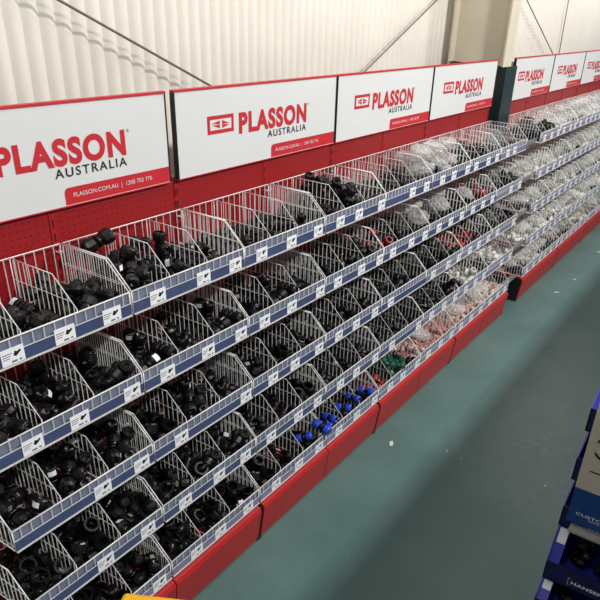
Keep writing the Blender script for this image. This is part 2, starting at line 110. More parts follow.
# settled heaps of each fitting: x, y, z and quaternion
TEMPLATES = '''{"coupling|L|0":[[0.266,0.098,0.026,1.0,-0.002,-0.008,0.004],[0.09,0.027,0.027,0.005,0.004,0.981,0.192],[0.075,0.163,0.027,0.008,-0.002,-0.823,0.568],[0.027,0.065,0.056,0.543,-0.456,-0.352,-0.611],[0.265,0.156,0.026,0.947,-0.306,0.021,-0.093],[0.106,0.097,0.026,0.028,0.225,-0.962,-0.155],[0.166,0.051,0.045,0.72,0.5,0.026,-0.481],[0.291,0.051,0.053,0.706,0.17,0.42,-0.544],[0.185,0.132,0.026,0.115,0.671,0.724,0.111],[0.077,0.125,0.064,0.021,-0.139,0.561,0.815],[0.222,0.122,0.077,0.553,-0.624,-0.431,0.345],[0.153,0.164,0.096,0.144,-0.211,-0.571,-0.78],[0.239,0.034,0.053,0.171,-0.686,0.171,0.686],[0.086,0.055,0.092,0.448,0.411,-0.274,-0.745],[0.047,0.055,0.137,0.476,-0.247,0.612,-0.581],[0.026,0.135,0.104,0.36,0.615,0.643,0.281],[0.147,0.083,0.116,0.655,0.093,-0.35,-0.663]],"coupling|L|1":[[0.264,0.061,0.026,0.478,-0.647,-0.484,0.345],[0.08,0.11,0.026,0.009,-0.002,0.988,-0.155],[0.127,0.164,0.055,0.106,0.636,0.113,-0.756],[0.231,0.164,0.026,0.951,-0.31,-0.011,0.005],[0.14,0.026,0.026,0.155,-0.988,-0.007,0.01],[0.293,0.055,0.071,0.702,-0.01,-0.183,0.688],[0.266,0.163,0.08,0.942,0.336,-0.019,0.013],[0.056,0.057,0.041,0.593,-0.763,-0.248,-0.076],[0.161,0.085,0.048,0.472,0.466,-0.739,-0.118],[0.216,0.083,0.04,0.674,0.109,-0.37,-0.631],[0.073,0.164,0.055,0.678,0.352,-0.578,0.287],[0.163,0.121,0.087,0.147,-0.924,-0.246,0.253],[0.027,0.151,0.094,0.472,-0.53,0.616,0.343],[0.027,0.062,0.086,0.195,0.679,-0.693,-0.144],[0.202,0.157,0.129,0.038,-0.007,0.979,0.201],[0.225,0.097,0.1,0.909,-0.309,-0.155,0.233],[0.249,0.034,0.11,0.194,0.034,0.718,-0.668]],"coupling|S|0":[[0.278,0.062,0.021,1.0,-0.002,-0.008,-0.029],[0.05,0.021,0.021,0.008,-0.008,-0.002,-1.0],[0.135,0.169,0.021,0.008,0.005,0.174,-0.985],[0.028,0.084,0.021,0.615,0.09,0.126,0.773],[0.193,0.143,0.021,0.446,-0.218,0.396,-0.772],[0.165,0.169,0.063,0.999,0.019,0.029,0.006],[0.14,0.051,0.021,0.937,-0.148,0.058,-0.311],[0.299,0.128,0.043,0.712,-0.011,-0.671,0.208],[0.229,0.021,0.021,0.452,-0.892,-0.004,0.012],[0.094,0.131,0.038,0.631,0.625,0.007,-0.46],[0.18,0.089,0.053,0.133,-0.316,0.897,-0.281],[0.072,0.066,0.037,0.809,-0.045,0.339,0.478],[0.207,0.079,0.021,0.545,0.752,0.294,0.224],[0.113,0.021,0.042,0.67,0.226,0.668,-0.234],[0.273,0.169,0.021,0.006,0.011,0.307,0.952],[0.043,0.157,0.021,0.153,-0.965,-0.209,0.042],[0.239,0.132,0.038,0.31,0.245,-0.356,0.847],[0.139,0.109,0.055,0.373,0.096,-0.283,-0.878]],"coupling|S|1":[[0.278,0.114,0.021,0.31,-0.95,0.035,-0.02],[0.044,0.021,0.021,0.007,-0.01,-0.158,0.987],[0.042,0.169,0.021,0.008,0.007,0.158,-0.987],[0.228,0.021,0.021,0.452,0.892,0.012,-0.004],[0.13,0.021,0.021,0.307,0.952,-0.0,0.009],[0.299,0.043,0.021,0.224,0.677,-0.669,-0.209],[0.221,0.147,0.021,0.419,0.426,-0.562,-0.572],[0.038,0.058,0.04,0.039,-0.896,-0.18,0.404],[0.118,0.063,0.021,0.006,0.016,0.987,-0.158],[0.209,0.084,0.021,0.11,-0.122,-0.698,0.697],[0.125,0.165,0.038,0.578,-0.744,-0.257,-0.216],[0.165,0.137,0.032,0.13,0.328,-0.526,-0.774],[0.045,0.114,0.031,0.271,0.15,0.868,0.387],[0.109,0.102,0.04,0.606,-0.042,0.534,0.588],[0.277,0.156,0.035,0.006,-0.275,0.293,-0.916],[0.178,0.067,0.052,0.257,-0.171,-0.725,0.616],[0.293,0.105,0.062,0.429,0.618,0.509,0.419],[0.258,0.021,0.061,0.002,1.0,-0.008,-0.008],[0.084,0.043,0.06,0.259,0.554,0.709,0.35]],"elbow|L|0":[[0.148,0.056,0.036,0.143,-0.364,0.918,-0.062],[0.163,0.073,0.014,0.049,0.818,0.52,0.239],[0.138,0.168,0.057,0.282,0.256,0.591,-0.711],[0.02,0.059,0.021,0.01,0.766,0.635,0.103],[0.21,0.128,0.035,0.033,-0.842,-0.52,0.14],[0.084,0.108,0.083,0.501,0.418,0.689,-0.315],[0.115,0.066,0.078,0.851,-0.023,-0.003,-0.525],[0.266,0.131,0.056,0.878,-0.209,-0.329,-0.279],[0.186,0.171,0.068,0.155,-0.308,-0.121,-0.931],[0.012,0.167,0.061,0.263,0.847,0.102,-0.451],[0.24,0.063,0.036,0.073,0.986,-0.093,-0.119],[0.063,0.062,0.072,0.079,0.123,-0.922,-0.359],[0.228,0.055,0.078,0.045,-0.435,-0.899,0.015],[0.192,0.062,0.115,0.573,0.3,-0.037,-0.761],[0.264,0.024,0.107,0.863,0.29,0.397,-0.116],[0.075,0.127,0.106,0.371,-0.085,-0.914,0.139],[0.251,0.173,0.133,0.444,0.414,0.422,-0.673],[0.047,0.014,0.095,0.514,-0.512,-0.643,-0.245]],"elbow|L|1":[[0.248,0.133,0.022,0.028,-0.382,-0.921,-0.068],[0.05,0.063,0.012,0.368,0.334,-0.863,-0.095],[0.057,0.16,0.057,0.306,0.235,0.666,-0.639],[0.071,0.049,0.038,0.049,-0.846,-0.496,0.189],[0.245,0.062,0.024,0.042,0.673,-0.738,-0.002],[0.298,0.07,0.029,0.026,0.665,-0.057,0.744],[0.176,0.149,0.054,0.037,-0.383,-0.351,0.854],[0.03,0.114,0.074,0.182,0.977,0.076,-0.084],[0.142,0.057,0.011,0.783,0.353,-0.447,-0.251],[0.262,0.105,0.086,0.664,-0.654,-0.064,0.358],[0.068,0.127,0.109,0.971,-0.144,-0.123,0.148],[0.119,0.107,0.089,0.226,0.627,0.683,-0.299],[0.062,0.093,0.125,0.189,0.958,-0.097,-0.193],[0.045,0.014,0.067,0.818,0.528,-0.022,0.226],[0.196,0.175,0.063,0.361,-0.266,-0.47,-0.76],[0.215,0.019,0.067,0.954,0.198,-0.179,0.135],[0.156,0.019,0.121,0.602,-0.398,0.488,0.49],[0.242,0.088,0.105,0.101,0.176,0.949,0.242]],"elbow|S|0":[[0.304,0.027,0.049,0.409,-0.516,0.498,0.564],[0.016,0.052,0.009,0.097,0.748,0.278,0.595],[0.158,0.181,0.012,0.341,-0.088,-0.193,-0.916],[0.021,0.102,0.012,0.012,0.729,0.651,0.211],[0.26,0.182,0.017,0.353,-0.03,-0.067,-0.933],[0.124,0.107,0.028,0.126,-0.28,0.949,-0.069],[0.073,0.049,0.009,0.735,0.479,-0.431,-0.212],[0.277,0.129,0.012,0.202,0.892,-0.396,0.078],[0.18,0.103,0.017,0.23,0.063,0.039,0.97],[0.056,0.135,0.063,0.042,0.809,0.357,-0.464],[0.157,0.049,0.017,0.12,-0.045,-0.058,-0.99],[0.017,0.165,0.06,0.025,0.931,0.064,0.358],[0.212,0.018,0.017,0.004,-0.673,-0.734,-0.089],[0.173,0.04,0.046,0.386,0.873,-0.298,-0.007],[0.293,0.065,0.014,0.074,-0.061,-0.706,-0.702],[0.147,0.147,0.06,0.109,-0.003,0.013,0.994],[0.222,0.123,0.049,0.575,-0.146,0.756,0.278],[0.237,0.086,0.022,0.486,0.491,-0.523,0.5],[0.055,0.01,0.082,0.098,0.464,0.825,-0.307],[0.149,0.062,0.062,0.371,-0.166,0.43,0.806]],"elbow|S|1":[[0.23,0.122,0.012,0.129,-0.128,-0.969,-0.169],[0.049,0.026,0.017,0.648,0.073,0.006,0.758],[0.017,0.164,0.014,0.743,0.01,-0.153,-0.652],[0.116,0.077,0.041,0.253,-0.872,-0.176,0.381],[0.251,0.038,0.037,0.14,0.604,-0.497,0.608],[0.271,0.049,0.017,0.731,0.004,-0.09,-0.676],[0.212,0.179,0.03,0.103,0.136,-0.573,-0.801],[0.069,0.044,0.041,0.138,0.883,-0.357,-0.27],[0.18,0.061,0.025,0.996,-0.067,0.064,0.021],[0.303,0.115,0.049,0.501,-0.444,0.605,-0.431],[0.086,0.173,0.017,0.665,-0.004,-0.074,-0.743],[0.129,0.13,0.016,0.684,0.7,0.088,0.185],[0.037,0.104,0.009,0.586,0.772,-0.169,0.179],[0.05,0.061,0.052,0.597,0.367,-0.1,0.706],[0.169,0.172,0.084,0.384,-0.724,0.561,-0.117],[0.269,0.087,0.041,0.37,-0.285,0.876,-0.118],[0.098,0.113,0.041,0.405,0.486,-0.751,-0.189],[0.192,0.08,0.058,0.044,-0.622,-0.781,0.025],[0.096,0.053,0.05,0.189,-0.42,-0.349,-0.816],[0.172,0.031,0.02,0.528,0.709,-0.274,0.378]],"tee|L|0":[[0.278,0.051,0.056,0.564,-0.085,0.708,-0.417],[0.058,0.089,0.027,0.626,0.25,0.272,0.686],[0.265,0.133,0.026,0.009,0.408,-0.913,-0.003],[0.056,0.124,0.103,0.363,-0.069,0.121,0.921],[0.263,0.163,0.108,0.184,0.301,0.487,-0.799],[0.152,0.115,0.041,0.966,-0.144,-0.179,0.116],[0.107,0.027,0.07,0.493,0.061,-0.86,0.117],[0.25,0.105,0.108,0.811,0.444,-0.326,0.197],[0.15,0.087,0.121,0.331,-0.398,0.51,-0.687],[0.091,0.163,0.094,0.436,-0.582,-0.417,-0.545],[0.06,0.027,0.14,0.933,0.246,-0.255,0.065],[0.061,0.12,0.159,0.122,0.165,0.936,0.286],[0.182,0.028,0.061,0.491,-0.49,-0.497,-0.521]],"tee|L|1":[[0.259,0.038,0.032,0.987,-0.062,-0.053,-0.136],[0.134,0.038,0.026,0.589,0.795,-0.121,-0.081],[0.061,0.162,0.048,0.696,0.673,-0.17,0.184],[0.13,0.132,0.026,0.0,-0.709,-0.705,-0.009],[0.035,0.061,0.047,0.772,0.051,-0.346,-0.531],[0.273,0.105,0.106,0.262,-0.812,-0.087,-0.515],[0.244,0.164,0.06,0.004,-0.006,0.702,-0.712],[0.03,0.097,0.131,0.108,-0.727,0.14,-0.663],[0.2,0.061,0.075,0.271,0.703,-0.65,-0.095],[0.233,0.131,0.14,0.337,-0.582,0.628,-0.393],[0.111,0.081,0.094,0.492,0.598,-0.626,-0.087],[0.148,0.146,0.131,0.047,-0.448,-0.375,0.81],[0.124,0.061,0.172,0.12,-0.624,-0.734,0.24]],"tee|S|0":[[0.299,0.059,0.021,0.009,0.712,-0.702,0.0],[0.047,0.075,0.021,0.997,0.007,-0.006,0.074],[0.165,0.102,0.021,0.004,-0.386,-0.923,-0.009],[0.021,0.169,0.045,0.0,-0.707,-0.0,0.707],[0.271,0.169,0.047,0.383,0.383,0.594,-0.595],[0.11,0.142,0.035,0.266,-0.231,0.924,-0.151],[0.046,0.022,0.021,0.894,0.448,0.02,0.024],[0.276,0.127,0.044,0.648,-0.655,-0.269,-0.281],[0.201,0.159,0.049,0.8,-0.581,0.04,-0.146],[0.061,0.117,0.062,0.745,0.372,0.277,0.48],[0.153,0.021,0.03,0.136,0.025,0.981,-0.138],[0.108,0.093,0.047,0.219,-0.569,-0.274,-0.744],[0.22,0.029,0.045,0.437,-0.556,-0.437,-0.556],[0.239,0.102,0.063,0.553,-0.806,0.172,-0.122]],"tee|S|1":[[0.276,0.088,0.046,0.658,-0.658,0.26,-0.26],[0.102,0.048,0.021,0.007,0.999,-0.039,0.007],[0.039,0.154,0.043,0.385,-0.787,0.051,-0.48],[0.113,0.114,0.021,0.008,0.256,-0.967,-0.005],[0.194,0.021,0.021,0.712,0.702,0.01,0.0],[0.29,0.024,0.045,0.481,-0.518,0.481,0.518],[0.272,0.169,0.035,0.212,-0.956,-0.043,-0.2],[0.031,0.077,0.048,0.671,-0.453,-0.498,-0.312],[0.189,0.083,0.021,0.009,0.35,-0.937,-0.004],[0.244,0.061,0.052,0.478,-0.472,0.519,0.529],[0.169,0.169,0.049,0.687,-0.698,0.149,0.141],[0.189,0.119,0.06,0.946,0.322,-0.002,-0.048],[0.045,0.021,0.041,0.245,-0.232,0.668,0.663],[0.127,0.09,0.073,0.461,-0.872,0.086,-0.14]],"adaptor|L|0":[[0.268,0.103,0.023,0.523,-0.85,0.005,0.064],[0.114,0.06,0.023,0.127,0.087,0.852,0.5],[0.056,0.168,0.05,0.598,0.635,0.377,-0.31],[0.025,0.138,0.023,0.395,0.56,0.64,0.348],[0.268,0.165,0.023,0.512,-0.856,0.011,0.069],[0.163,0.135,0.023,0.474,0.695,0.478,0.253],[0.077,0.026,0.031,0.99,-0.024,-0.086,-0.106],[0.269,0.043,0.023,0.179,0.174,-0.454,-0.855],[0.197,0.092,0.036,0.247,0.676,0.553,0.419],[0.11,0.139,0.025,0.286,0.525,-0.625,-0.502],[0.113,0.119,0.068,0.725,0.365,-0.082,-0.578],[0.074,0.097,0.053,0.617,0.175,0.531,0.554],[0.254,0.025,0.064,0.118,-0.134,0.794,0.581],[0.176,0.023,0.049,0.244,0.851,0.056,-0.461],[0.158,0.141,0.069,0.304,-0.648,0.617,-0.328],[0.024,0.051,0.07,0.34,-0.593,0.366,-0.631],[0.267,0.133,0.061,0.966,0.207,0.151,-0.016],[0.059,0.127,0.103,0.022,0.896,0.363,0.254],[0.169,0.067,0.108,0.274,-0.276,0.485,0.783],[0.27,0.167,0.094,0.085,-0.09,-0.962,-0.245],[0.238,0.071,0.07,0.967,0.169,0.168,0.086],[0.199,0.139,0.089,0.606,0.352,0.396,0.593],[0.054,0.064,0.117,0.87,-0.49,0.045,0.042],[0.103,0.027,0.092,0.517,-0.84,-0.086,-0.14],[0.239,0.026,0.108,0.107,0.255,-0.002,-0.961]],"adaptor|L|1":[[0.27,0.164,0.022,0.054,0.1,0.993,-0.005],[0.058,0.152,0.024,0.123,-0.231,-0.783,0.564],[0.14,0.168,0.05,0.548,-0.59,-0.449,-0.387],[0.164,0.072,0.023,0.101,0.043,0.855,0.506],[0.144,0.025,0.023,0.856,-0.51,0.081,-0.008],[0.298,0.026,0.05,0.738,0.085,-0.667,-0.064],[0.196,0.163,0.05,0.567,0.423,0.567,-0.421],[0.025,0.09,0.024,0.395,0.512,0.633,0.425],[0.112,0.096,0.053,0.331,-0.44,0.625,-0.554],[0.245,0.054,0.024,0.594,0.446,-0.364,-0.562],[0.047,0.117,0.058,0.176,-0.842,0.499,0.102],[0.173,0.115,0.048,0.005,-0.658,-0.47,0.589],[0.048,0.048,0.074,0.901,0.102,-0.04,0.419],[0.138,0.025,0.072,0.838,0.51,0.151,-0.125],[0.145,0.134,0.103,0.009,0.199,0.563,-0.802],[0.245,0.041,0.068,0.967,0.072,-0.069,0.235],[0.17,0.047,0.103,0.819,0.438,-0.166,-0.329],[0.295,0.108,0.046,0.507,-0.515,-0.686,0.086],[0.024,0.097,0.114,0.664,0.171,-0.048,-0.726],[0.219,0.069,0.1,0.716,0.158,0.674,0.095],[0.076,0.165,0.091,0.333,-0.736,0.141,0.573],[0.229,0.127,0.044,0.142,0.395,-0.195,-0.887],[0.09,0.103,0.121,0.23,-0.264,-0.873,-0.34],[0.244,0.109,0.102,0.191,0.14,0.184,0.954],[0.048,0.023,0.12,0.907,0.218,0.326,-0.151]],"adaptor|S|0":[[0.27,0.092,0.018,0.522,-0.834,0.175,-0.037],[0.177,0.041,0.018,0.2,0.226,0.798,0.521],[0.121,0.171,0.029,0.86,0.443,0.233,-0.099],[0.089,0.133,0.017,0.541,-0.045,0.029,0.839],[0.178,0.151,0.018,0.595,-0.269,0.402,-0.642],[0.242,0.17,0.018,0.051,0.042,0.855,-0.514],[0.101,0.02,0.017,0.996,0.004,0.054,-0.065],[0.301,0.049,0.04,0.681,-0.281,0.607,0.297],[0.257,0.02,0.017,0.021,0.054,0.001,-0.998],[0.106,0.077,0.018,0.428,-0.854,-0.231,0.185],[0.215,0.113,0.017,0.526,0.046,0.029,-0.848],[0.018,0.107,0.019,0.636,0.172,0.227,0.717],[0.247,0.058,0.019,0.574,-0.817,0.058,0.002],[0.227,0.02,0.054,0.084,-0.053,0.571,-0.815],[0.202,0.15,0.048,0.132,-0.487,0.852,-0.137],[0.038,0.037,0.019,0.248,0.907,0.335,0.065],[0.3,0.144,0.017,0.728,-0.037,0.04,0.684],[0.145,0.141,0.036,0.509,-0.243,0.798,-0.212],[0.03,0.135,0.05,0.497,0.66,-0.363,-0.432],[0.044,0.15,0.019,0.652,-0.473,0.377,-0.456],[0.247,0.126,0.049,0.925,0.124,0.332,0.137],[0.056,0.083,0.037,0.765,-0.224,0.359,0.486],[0.069,0.149,0.048,0.498,0.462,0.645,0.35],[0.174,0.091,0.039,0.331,-0.73,-0.263,-0.537],[0.284,0.089,0.054,0.835,0.405,0.166,0.334],[0.151,0.06,0.049,0.158,-0.49,-0.737,0.437],[0.109,0.044,0.046,0.89,-0.263,0.319,0.194],[0.108,0.1,0.056,0.011,-0.4,0.907,0.133]],"adaptor|S|1":[[0.28,0.038,0.017,0.921,-0.021,0.05,0.386],[0.042,0.134,0.018,0.013,0.105,0.85,-0.516],[0.056,0.172,0.019,0.049,-0.035,-0.303,0.951],[0.185,0.098,0.018,0.604,0.409,-0.306,-0.612],[0.163,0.023,0.018,0.51,-0.856,-0.01,0.082],[0.281,0.17,0.017,0.031,-0.054,0.002,0.998],[0.204,0.157,0.019,0.087,-0.321,-0.894,0.299],[0.048,0.037,0.018,0.787,-0.499,-0.132,0.338],[0.099,0.099,0.017,0.041,-0.687,0.724,0.039],[0.301,0.11,0.026,0.629,-0.367,0.205,-0.654],[0.041,0.093,0.022,0.079,-0.154,-0.213,0.962],[0.262,0.074,0.03,0.823,0.1,0.367,0.422],[0.039,0.061,0.047,0.772,-0.62,-0.025,-0.138],[0.087,0.02,0.033,0.43,0.842,0.139,-0.295],[0.133,0.154,0.018,0.51,0.854,-0.034,-0.094],[0.282,0.157,0.065,0.007,0.34,0.91,0.239],[0.146,0.095,0.017,0.038,-0.761,0.647,0.044],[0.256,0.141,0.041,0.042,0.598,0.788,0.136],[0.123,0.076,0.04,0.206,-0.672,-0.709,-0.064],[0.186,0.022,0.049,0.842,-0.48,0.246,-0.007],[0.041,0.157,0.049,0.13,0.142,0.703,-0.685],[0.224,0.071,0.017,0.032,0.808,0.586,-0.044],[0.142,0.171,0.049,0.062,-0.046,-0.711,0.699],[0.214,0.149,0.057,0.079,0.606,0.791,-0.034],[0.176,0.081,0.05,0.384,0.167,0.329,0.847],[0.041,0.116,0.051,0.186,-0.031,0.964,0.19],[0.255,0.027,0.063,0.138,0.242,0.796,-0.538],[0.13,0.036,0.065,0.489,-0.14,0.67,-0.541]],"ring|L|0":[[0.206,0.033,0.02,0.614,-0.35,-0.614,-0.35],[0.154,0.033,0.033,1.0,-0.0,-0.008,0.006],[0.134,0.157,0.018,0.707,-0.013,0.707,0.013],[0.032,0.116,0.032,0.349,0.631,0.594,0.358],[0.282,0.169,0.032,0.344,-0.624,0.601,-0.362],[0.11,0.095,0.032,0.805,0.473,0.163,0.317],[0.034,0.041,0.02,0.382,0.595,-0.382,0.595],[0.287,0.091,0.035,0.692,-0.049,0.387,0.608],[0.217,0.132,0.033,0.235,-0.523,-0.761,0.304],[0.087,0.037,0.032,0.001,0.999,-0.046,0.019],[0.168,0.099,0.045,0.007,0.176,-0.417,0.892],[0.069,0.17,0.032,0.371,-0.617,-0.608,0.335],[0.226,0.065,0.056,0.49,0.34,0.308,-0.742],[0.225,0.156,0.084,0.775,-0.057,-0.626,0.071],[0.284,0.126,0.084,0.034,-0.526,0.631,0.568],[0.132,0.157,0.057,0.488,0.512,0.488,-0.512],[0.165,0.156,0.11,0.465,-0.028,-0.885,0.024],[0.075,0.128,0.078,0.818,-0.185,-0.45,-0.308],[0.034,0.061,0.059,0.26,-0.658,-0.26,-0.658],[0.064,0.035,0.093,0.136,-0.583,-0.072,0.798],[0.236,0.088,0.085,0.541,0.249,0.433,-0.676],[0.129,0.033,0.083,0.346,0.313,-0.646,0.604]],"ring|L|1":[[0.215,0.072,0.02,0.409,-0.577,-0.409,-0.577],[0.102,0.118,0.02,0.706,-0.036,-0.706,-0.036],[0.033,0.155,0.018,0.155,-0.69,0.155,0.69],[0.162,0.034,0.018,0.311,-0.635,0.311,0.635],[0.286,0.039,0.018,0.538,0.459,0.538,-0.459],[0.287,0.117,0.018,0.508,0.492,0.508,-0.492],[0.286,0.17,0.033,0.281,-0.637,-0.668,0.263],[0.033,0.033,0.02,0.004,0.707,-0.004,0.707],[0.161,0.156,0.018,0.697,-0.122,0.697,0.122],[0.287,0.046,0.071,0.256,0.962,0.081,0.041],[0.035,0.099,0.033,0.046,0.809,0.583,0.058],[0.162,0.094,0.048,0.383,-0.391,-0.813,-0.2],[0.097,0.171,0.033,0.611,0.356,0.351,0.614],[0.099,0.02,0.034,0.458,-0.558,0.556,-0.412],[0.223,0.168,0.049,0.704,-0.166,0.14,-0.676],[0.225,0.018,0.044,0.458,-0.539,0.539,-0.458],[0.159,0.032,0.071,0.966,-0.259,-0.022,0.01],[0.222,0.126,0.033,0.594,-0.341,0.339,-0.645],[0.033,0.033,0.057,0.369,-0.603,0.369,0.603],[0.287,0.114,0.071,0.059,0.148,-0.954,-0.253],[0.094,0.075,0.055,0.215,0.795,0.466,-0.323],[0.145,0.138,0.069,0.427,-0.415,-0.728,-0.34]],"ring|S|0":[[0.218,0.026,0.016,0.371,-0.602,-0.371,-0.602],[0.278,0.16,0.025,0.259,0.957,-0.13,-0.015],[0.136,0.164,0.014,0.331,0.625,0.331,-0.625],[0.026,0.064,0.016,0.367,-0.604,-0.367,-0.604],[0.214,0.16,0.025,0.26,-0.96,-0.109,0.009],[0.029,0.164,0.014,0.028,-0.707,0.028,0.707],[0.11,0.022,0.025,0.013,-0.756,-0.654,-0.014],[0.303,0.097,0.025,0.026,-0.013,-0.259,-0.966],[0.148,0.113,0.014,0.085,0.702,0.085,-0.702],[0.101,0.089,0.014,0.637,-0.307,0.637,0.307],[0.166,0.032,0.016,0.103,-0.7,-0.103,-0.7],[0.029,0.11,0.028,0.559,0.634,0.216,0.489],[0.294,0.045,0.014,0.612,0.354,0.612,-0.354],[0.128,0.112,0.046,0.677,0.203,-0.677,0.203],[0.231,0.099,0.016,0.606,-0.364,-0.606,-0.364],[0.085,0.173,0.025,0.167,-0.676,0.689,-0.198],[0.142,0.164,0.045,0.296,-0.642,0.296,0.642],[0.172,0.029,0.046,0.707,-0.027,-0.707,-0.027],[0.025,0.025,0.051,0.706,0.707,-0.001,0.028],[0.058,0.136,0.049,0.095,-0.899,0.348,0.247],[0.252,0.027,0.041,0.419,0.142,0.836,-0.324],[0.08,0.129,0.028,0.174,-0.39,-0.863,-0.269],[0.06,0.028,0.025,0.26,0.961,-0.097,-0.006],[0.195,0.077,0.025,0.917,0.007,-0.018,0.398],[0.133,0.061,0.025,0.195,0.372,0.782,0.46]],"ring|S|1":[[0.255,0.081,0.016,0.517,-0.482,-0.517,-0.482],[0.08,0.163,0.016,0.564,-0.426,-0.564,-0.426],[0.029,0.161,0.014,0.192,0.681,0.192,-0.681],[0.176,0.03,0.014,0.599,-0.376,0.599,0.376],[0.245,0.026,0.014,0.042,0.706,0.042,-0.706],[0.293,0.047,0.014,0.275,-0.651,0.275,0.651],[0.144,0.175,0.025,0.694,-0.172,-0.194,0.672],[0.067,0.027,0.016,0.633,-0.315,-0.633,-0.315],[0.119,0.027,0.014,0.575,-0.412,0.575,0.412],[0.303,0.098,0.025,0.0,-0.027,-0.707,-0.707],[0.015,0.11,0.025,0.021,-0.006,-0.966,0.258],[0.141,0.133,0.016,0.362,0.607,-0.362,0.607],[0.072,0.173,0.056,0.014,0.707,-0.707,0.013],[0.023,0.026,0.048,0.229,0.008,0.973,0.033],[0.294,0.175,0.025,0.17,0.685,0.681,0.197],[0.147,0.072,0.025,0.496,-0.476,-0.523,0.504],[0.095,0.079,0.014,0.563,-0.427,0.563,0.427],[0.264,0.146,0.025,0.007,-0.93,-0.366,-0.018],[0.206,0.061,0.025,0.085,0.245,-0.934,-0.247],[0.294,0.028,0.045,0.669,-0.23,0.669,0.23],[0.09,0.123,0.025,0.514,-0.283,-0.419,0.693],[0.204,0.161,0.025,0.253,0.924,-0.282,-0.056],[0.187,0.108,0.031,0.936,0.015,0.236,0.262],[0.229,0.123,0.027,0.274,0.32,0.892,0.162],[0.047,0.084,0.025,0.257,-0.964,0.064,-0.037]],"clamp|L|0":[[0.286,0.05,0.024,0.688,0.165,-0.688,0.165],[0.181,0.053,0.024,0.703,-0.079,0.703,0.079],[0.094,0.156,0.024,0.483,0.516,0.483,-0.516],[0.032,0.087,0.056,0.655,-0.746,-0.007,-0.123],[0.275,0.15,0.046,0.222,-0.48,-0.77,0.356],[0.167,0.136,0.057,0.222,-0.183,0.674,0.68],[0.05,0.024,0.034,0.688,0.165,-0.165,-0.688],[0.296,0.056,0.095,0.0,-0.0,0.908,0.42],[0.176,0.035,0.073,0.351,-0.614,-0.351,-0.614],[0.088,0.049,0.097,0.126,-0.466,0.227,0.846],[0.124,0.071,0.134,0.131,0.493,0.225,-0.83],[0.047,0.149,0.092,0.446,-0.545,0.709,0.034],[0.24,0.067,0.093,0.103,-0.064,0.894,-0.432],[0.223,0.135,0.101,0.461,-0.773,0.061,0.432]],"clamp|L|1":[[0.208,0.034,0.024,0.364,-0.606,-0.364,-0.606],[0.113,0.123,0.024,0.688,0.162,-0.688,0.162],[0.025,0.132,0.034,0.01,-0.002,0.233,-0.972],[0.169,0.034,0.072,0.407,-0.63,0.36,0.555],[0.087,0.144,0.073,0.22,-0.642,-0.271,-0.682],[0.285,0.141,0.024,0.177,-0.685,0.177,0.685],[0.202,0.13,0.043,0.145,0.775,-0.162,-0.593],[0.049,0.034,0.024,0.362,-0.607,-0.362,-0.607],[0.097,0.073,0.086,0.429,0.418,-0.73,-0.328],[0.27,0.042,0.087,0.226,0.67,0.699,0.108],[0.053,0.155,0.119,0.563,0.379,-0.589,0.44],[0.18,0.141,0.087,0.225,-0.756,0.415,0.454],[0.154,0.149,0.132,0.745,0.259,0.435,-0.435],[0.057,0.038,0.103,0.116,0.585,-0.785,0.168]],"clamp|S|0":[[0.258,0.04,0.019,0.693,0.139,-0.693,0.139],[0.179,0.044,0.028,0.802,-0.068,0.578,-0.133],[0.082,0.163,0.019,0.454,0.542,0.454,-0.542],[0.039,0.116,0.034,0.407,0.103,-0.883,-0.212],[0.186,0.154,0.019,0.665,-0.24,-0.665,-0.24],[0.101,0.109,0.034,0.438,0.35,0.821,0.106],[0.044,0.039,0.031,0.121,0.717,0.476,-0.494],[0.282,0.148,0.026,0.963,-0.231,-0.032,0.135],[0.239,0.151,0.036,0.419,-0.906,-0.048,0.022],[0.118,0.032,0.033,0.545,0.436,0.04,-0.715],[0.139,0.093,0.055,0.145,0.451,0.775,-0.419],[0.061,0.145,0.072,0.191,-0.869,-0.182,-0.418],[0.255,0.053,0.057,0.649,0.281,0.649,-0.281],[0.178,0.073,0.069,0.897,0.133,-0.279,-0.316],[0.234,0.098,0.036,0.268,0.579,0.699,0.323],[0.135,0.156,0.065,0.484,0.768,0.116,0.402]],"clamp|S|1":[[0.225,0.027,0.019,0.357,-0.61,-0.357,-0.61],[0.096,0.114,0.019,0.699,0.109,-0.699,0.109],[0.04,0.151,0.026,0.393,0.094,0.214,0.89],[0.154,0.036,0.033,0.318,-0.861,0.182,0.352],[0.109,0.032,0.043,0.223,-0.229,-0.725,-0.61],[0.285,0.087,0.019,0.646,0.286,-0.646,0.286],[0.21,0.163,0.019,0.468,0.53,0.468,-0.53],[0.045,0.061,0.036,0.266,0.66,0.628,0.314],[0.131,0.11,0.057,0.677,0.205,-0.677,0.205],[0.288,0.148,0.041,0.509,-0.181,-0.782,0.311],[0.061,0.103,0.074,0.116,0.757,-0.288,-0.575],[0.169,0.112,0.019,0.348,0.616,0.348,-0.616],[0.242,0.15,0.069,0.363,-0.327,-0.799,-0.35],[0.041,0.022,0.043,0.036,0.706,0.703,0.078],[0.123,0.171,0.036,0.297,0.643,0.64,0.296],[0.281,0.028,0.054,0.374,-0.646,-0.316,-0.585]]}'''
C = bpy.context.scene.collection
random.seed(11)
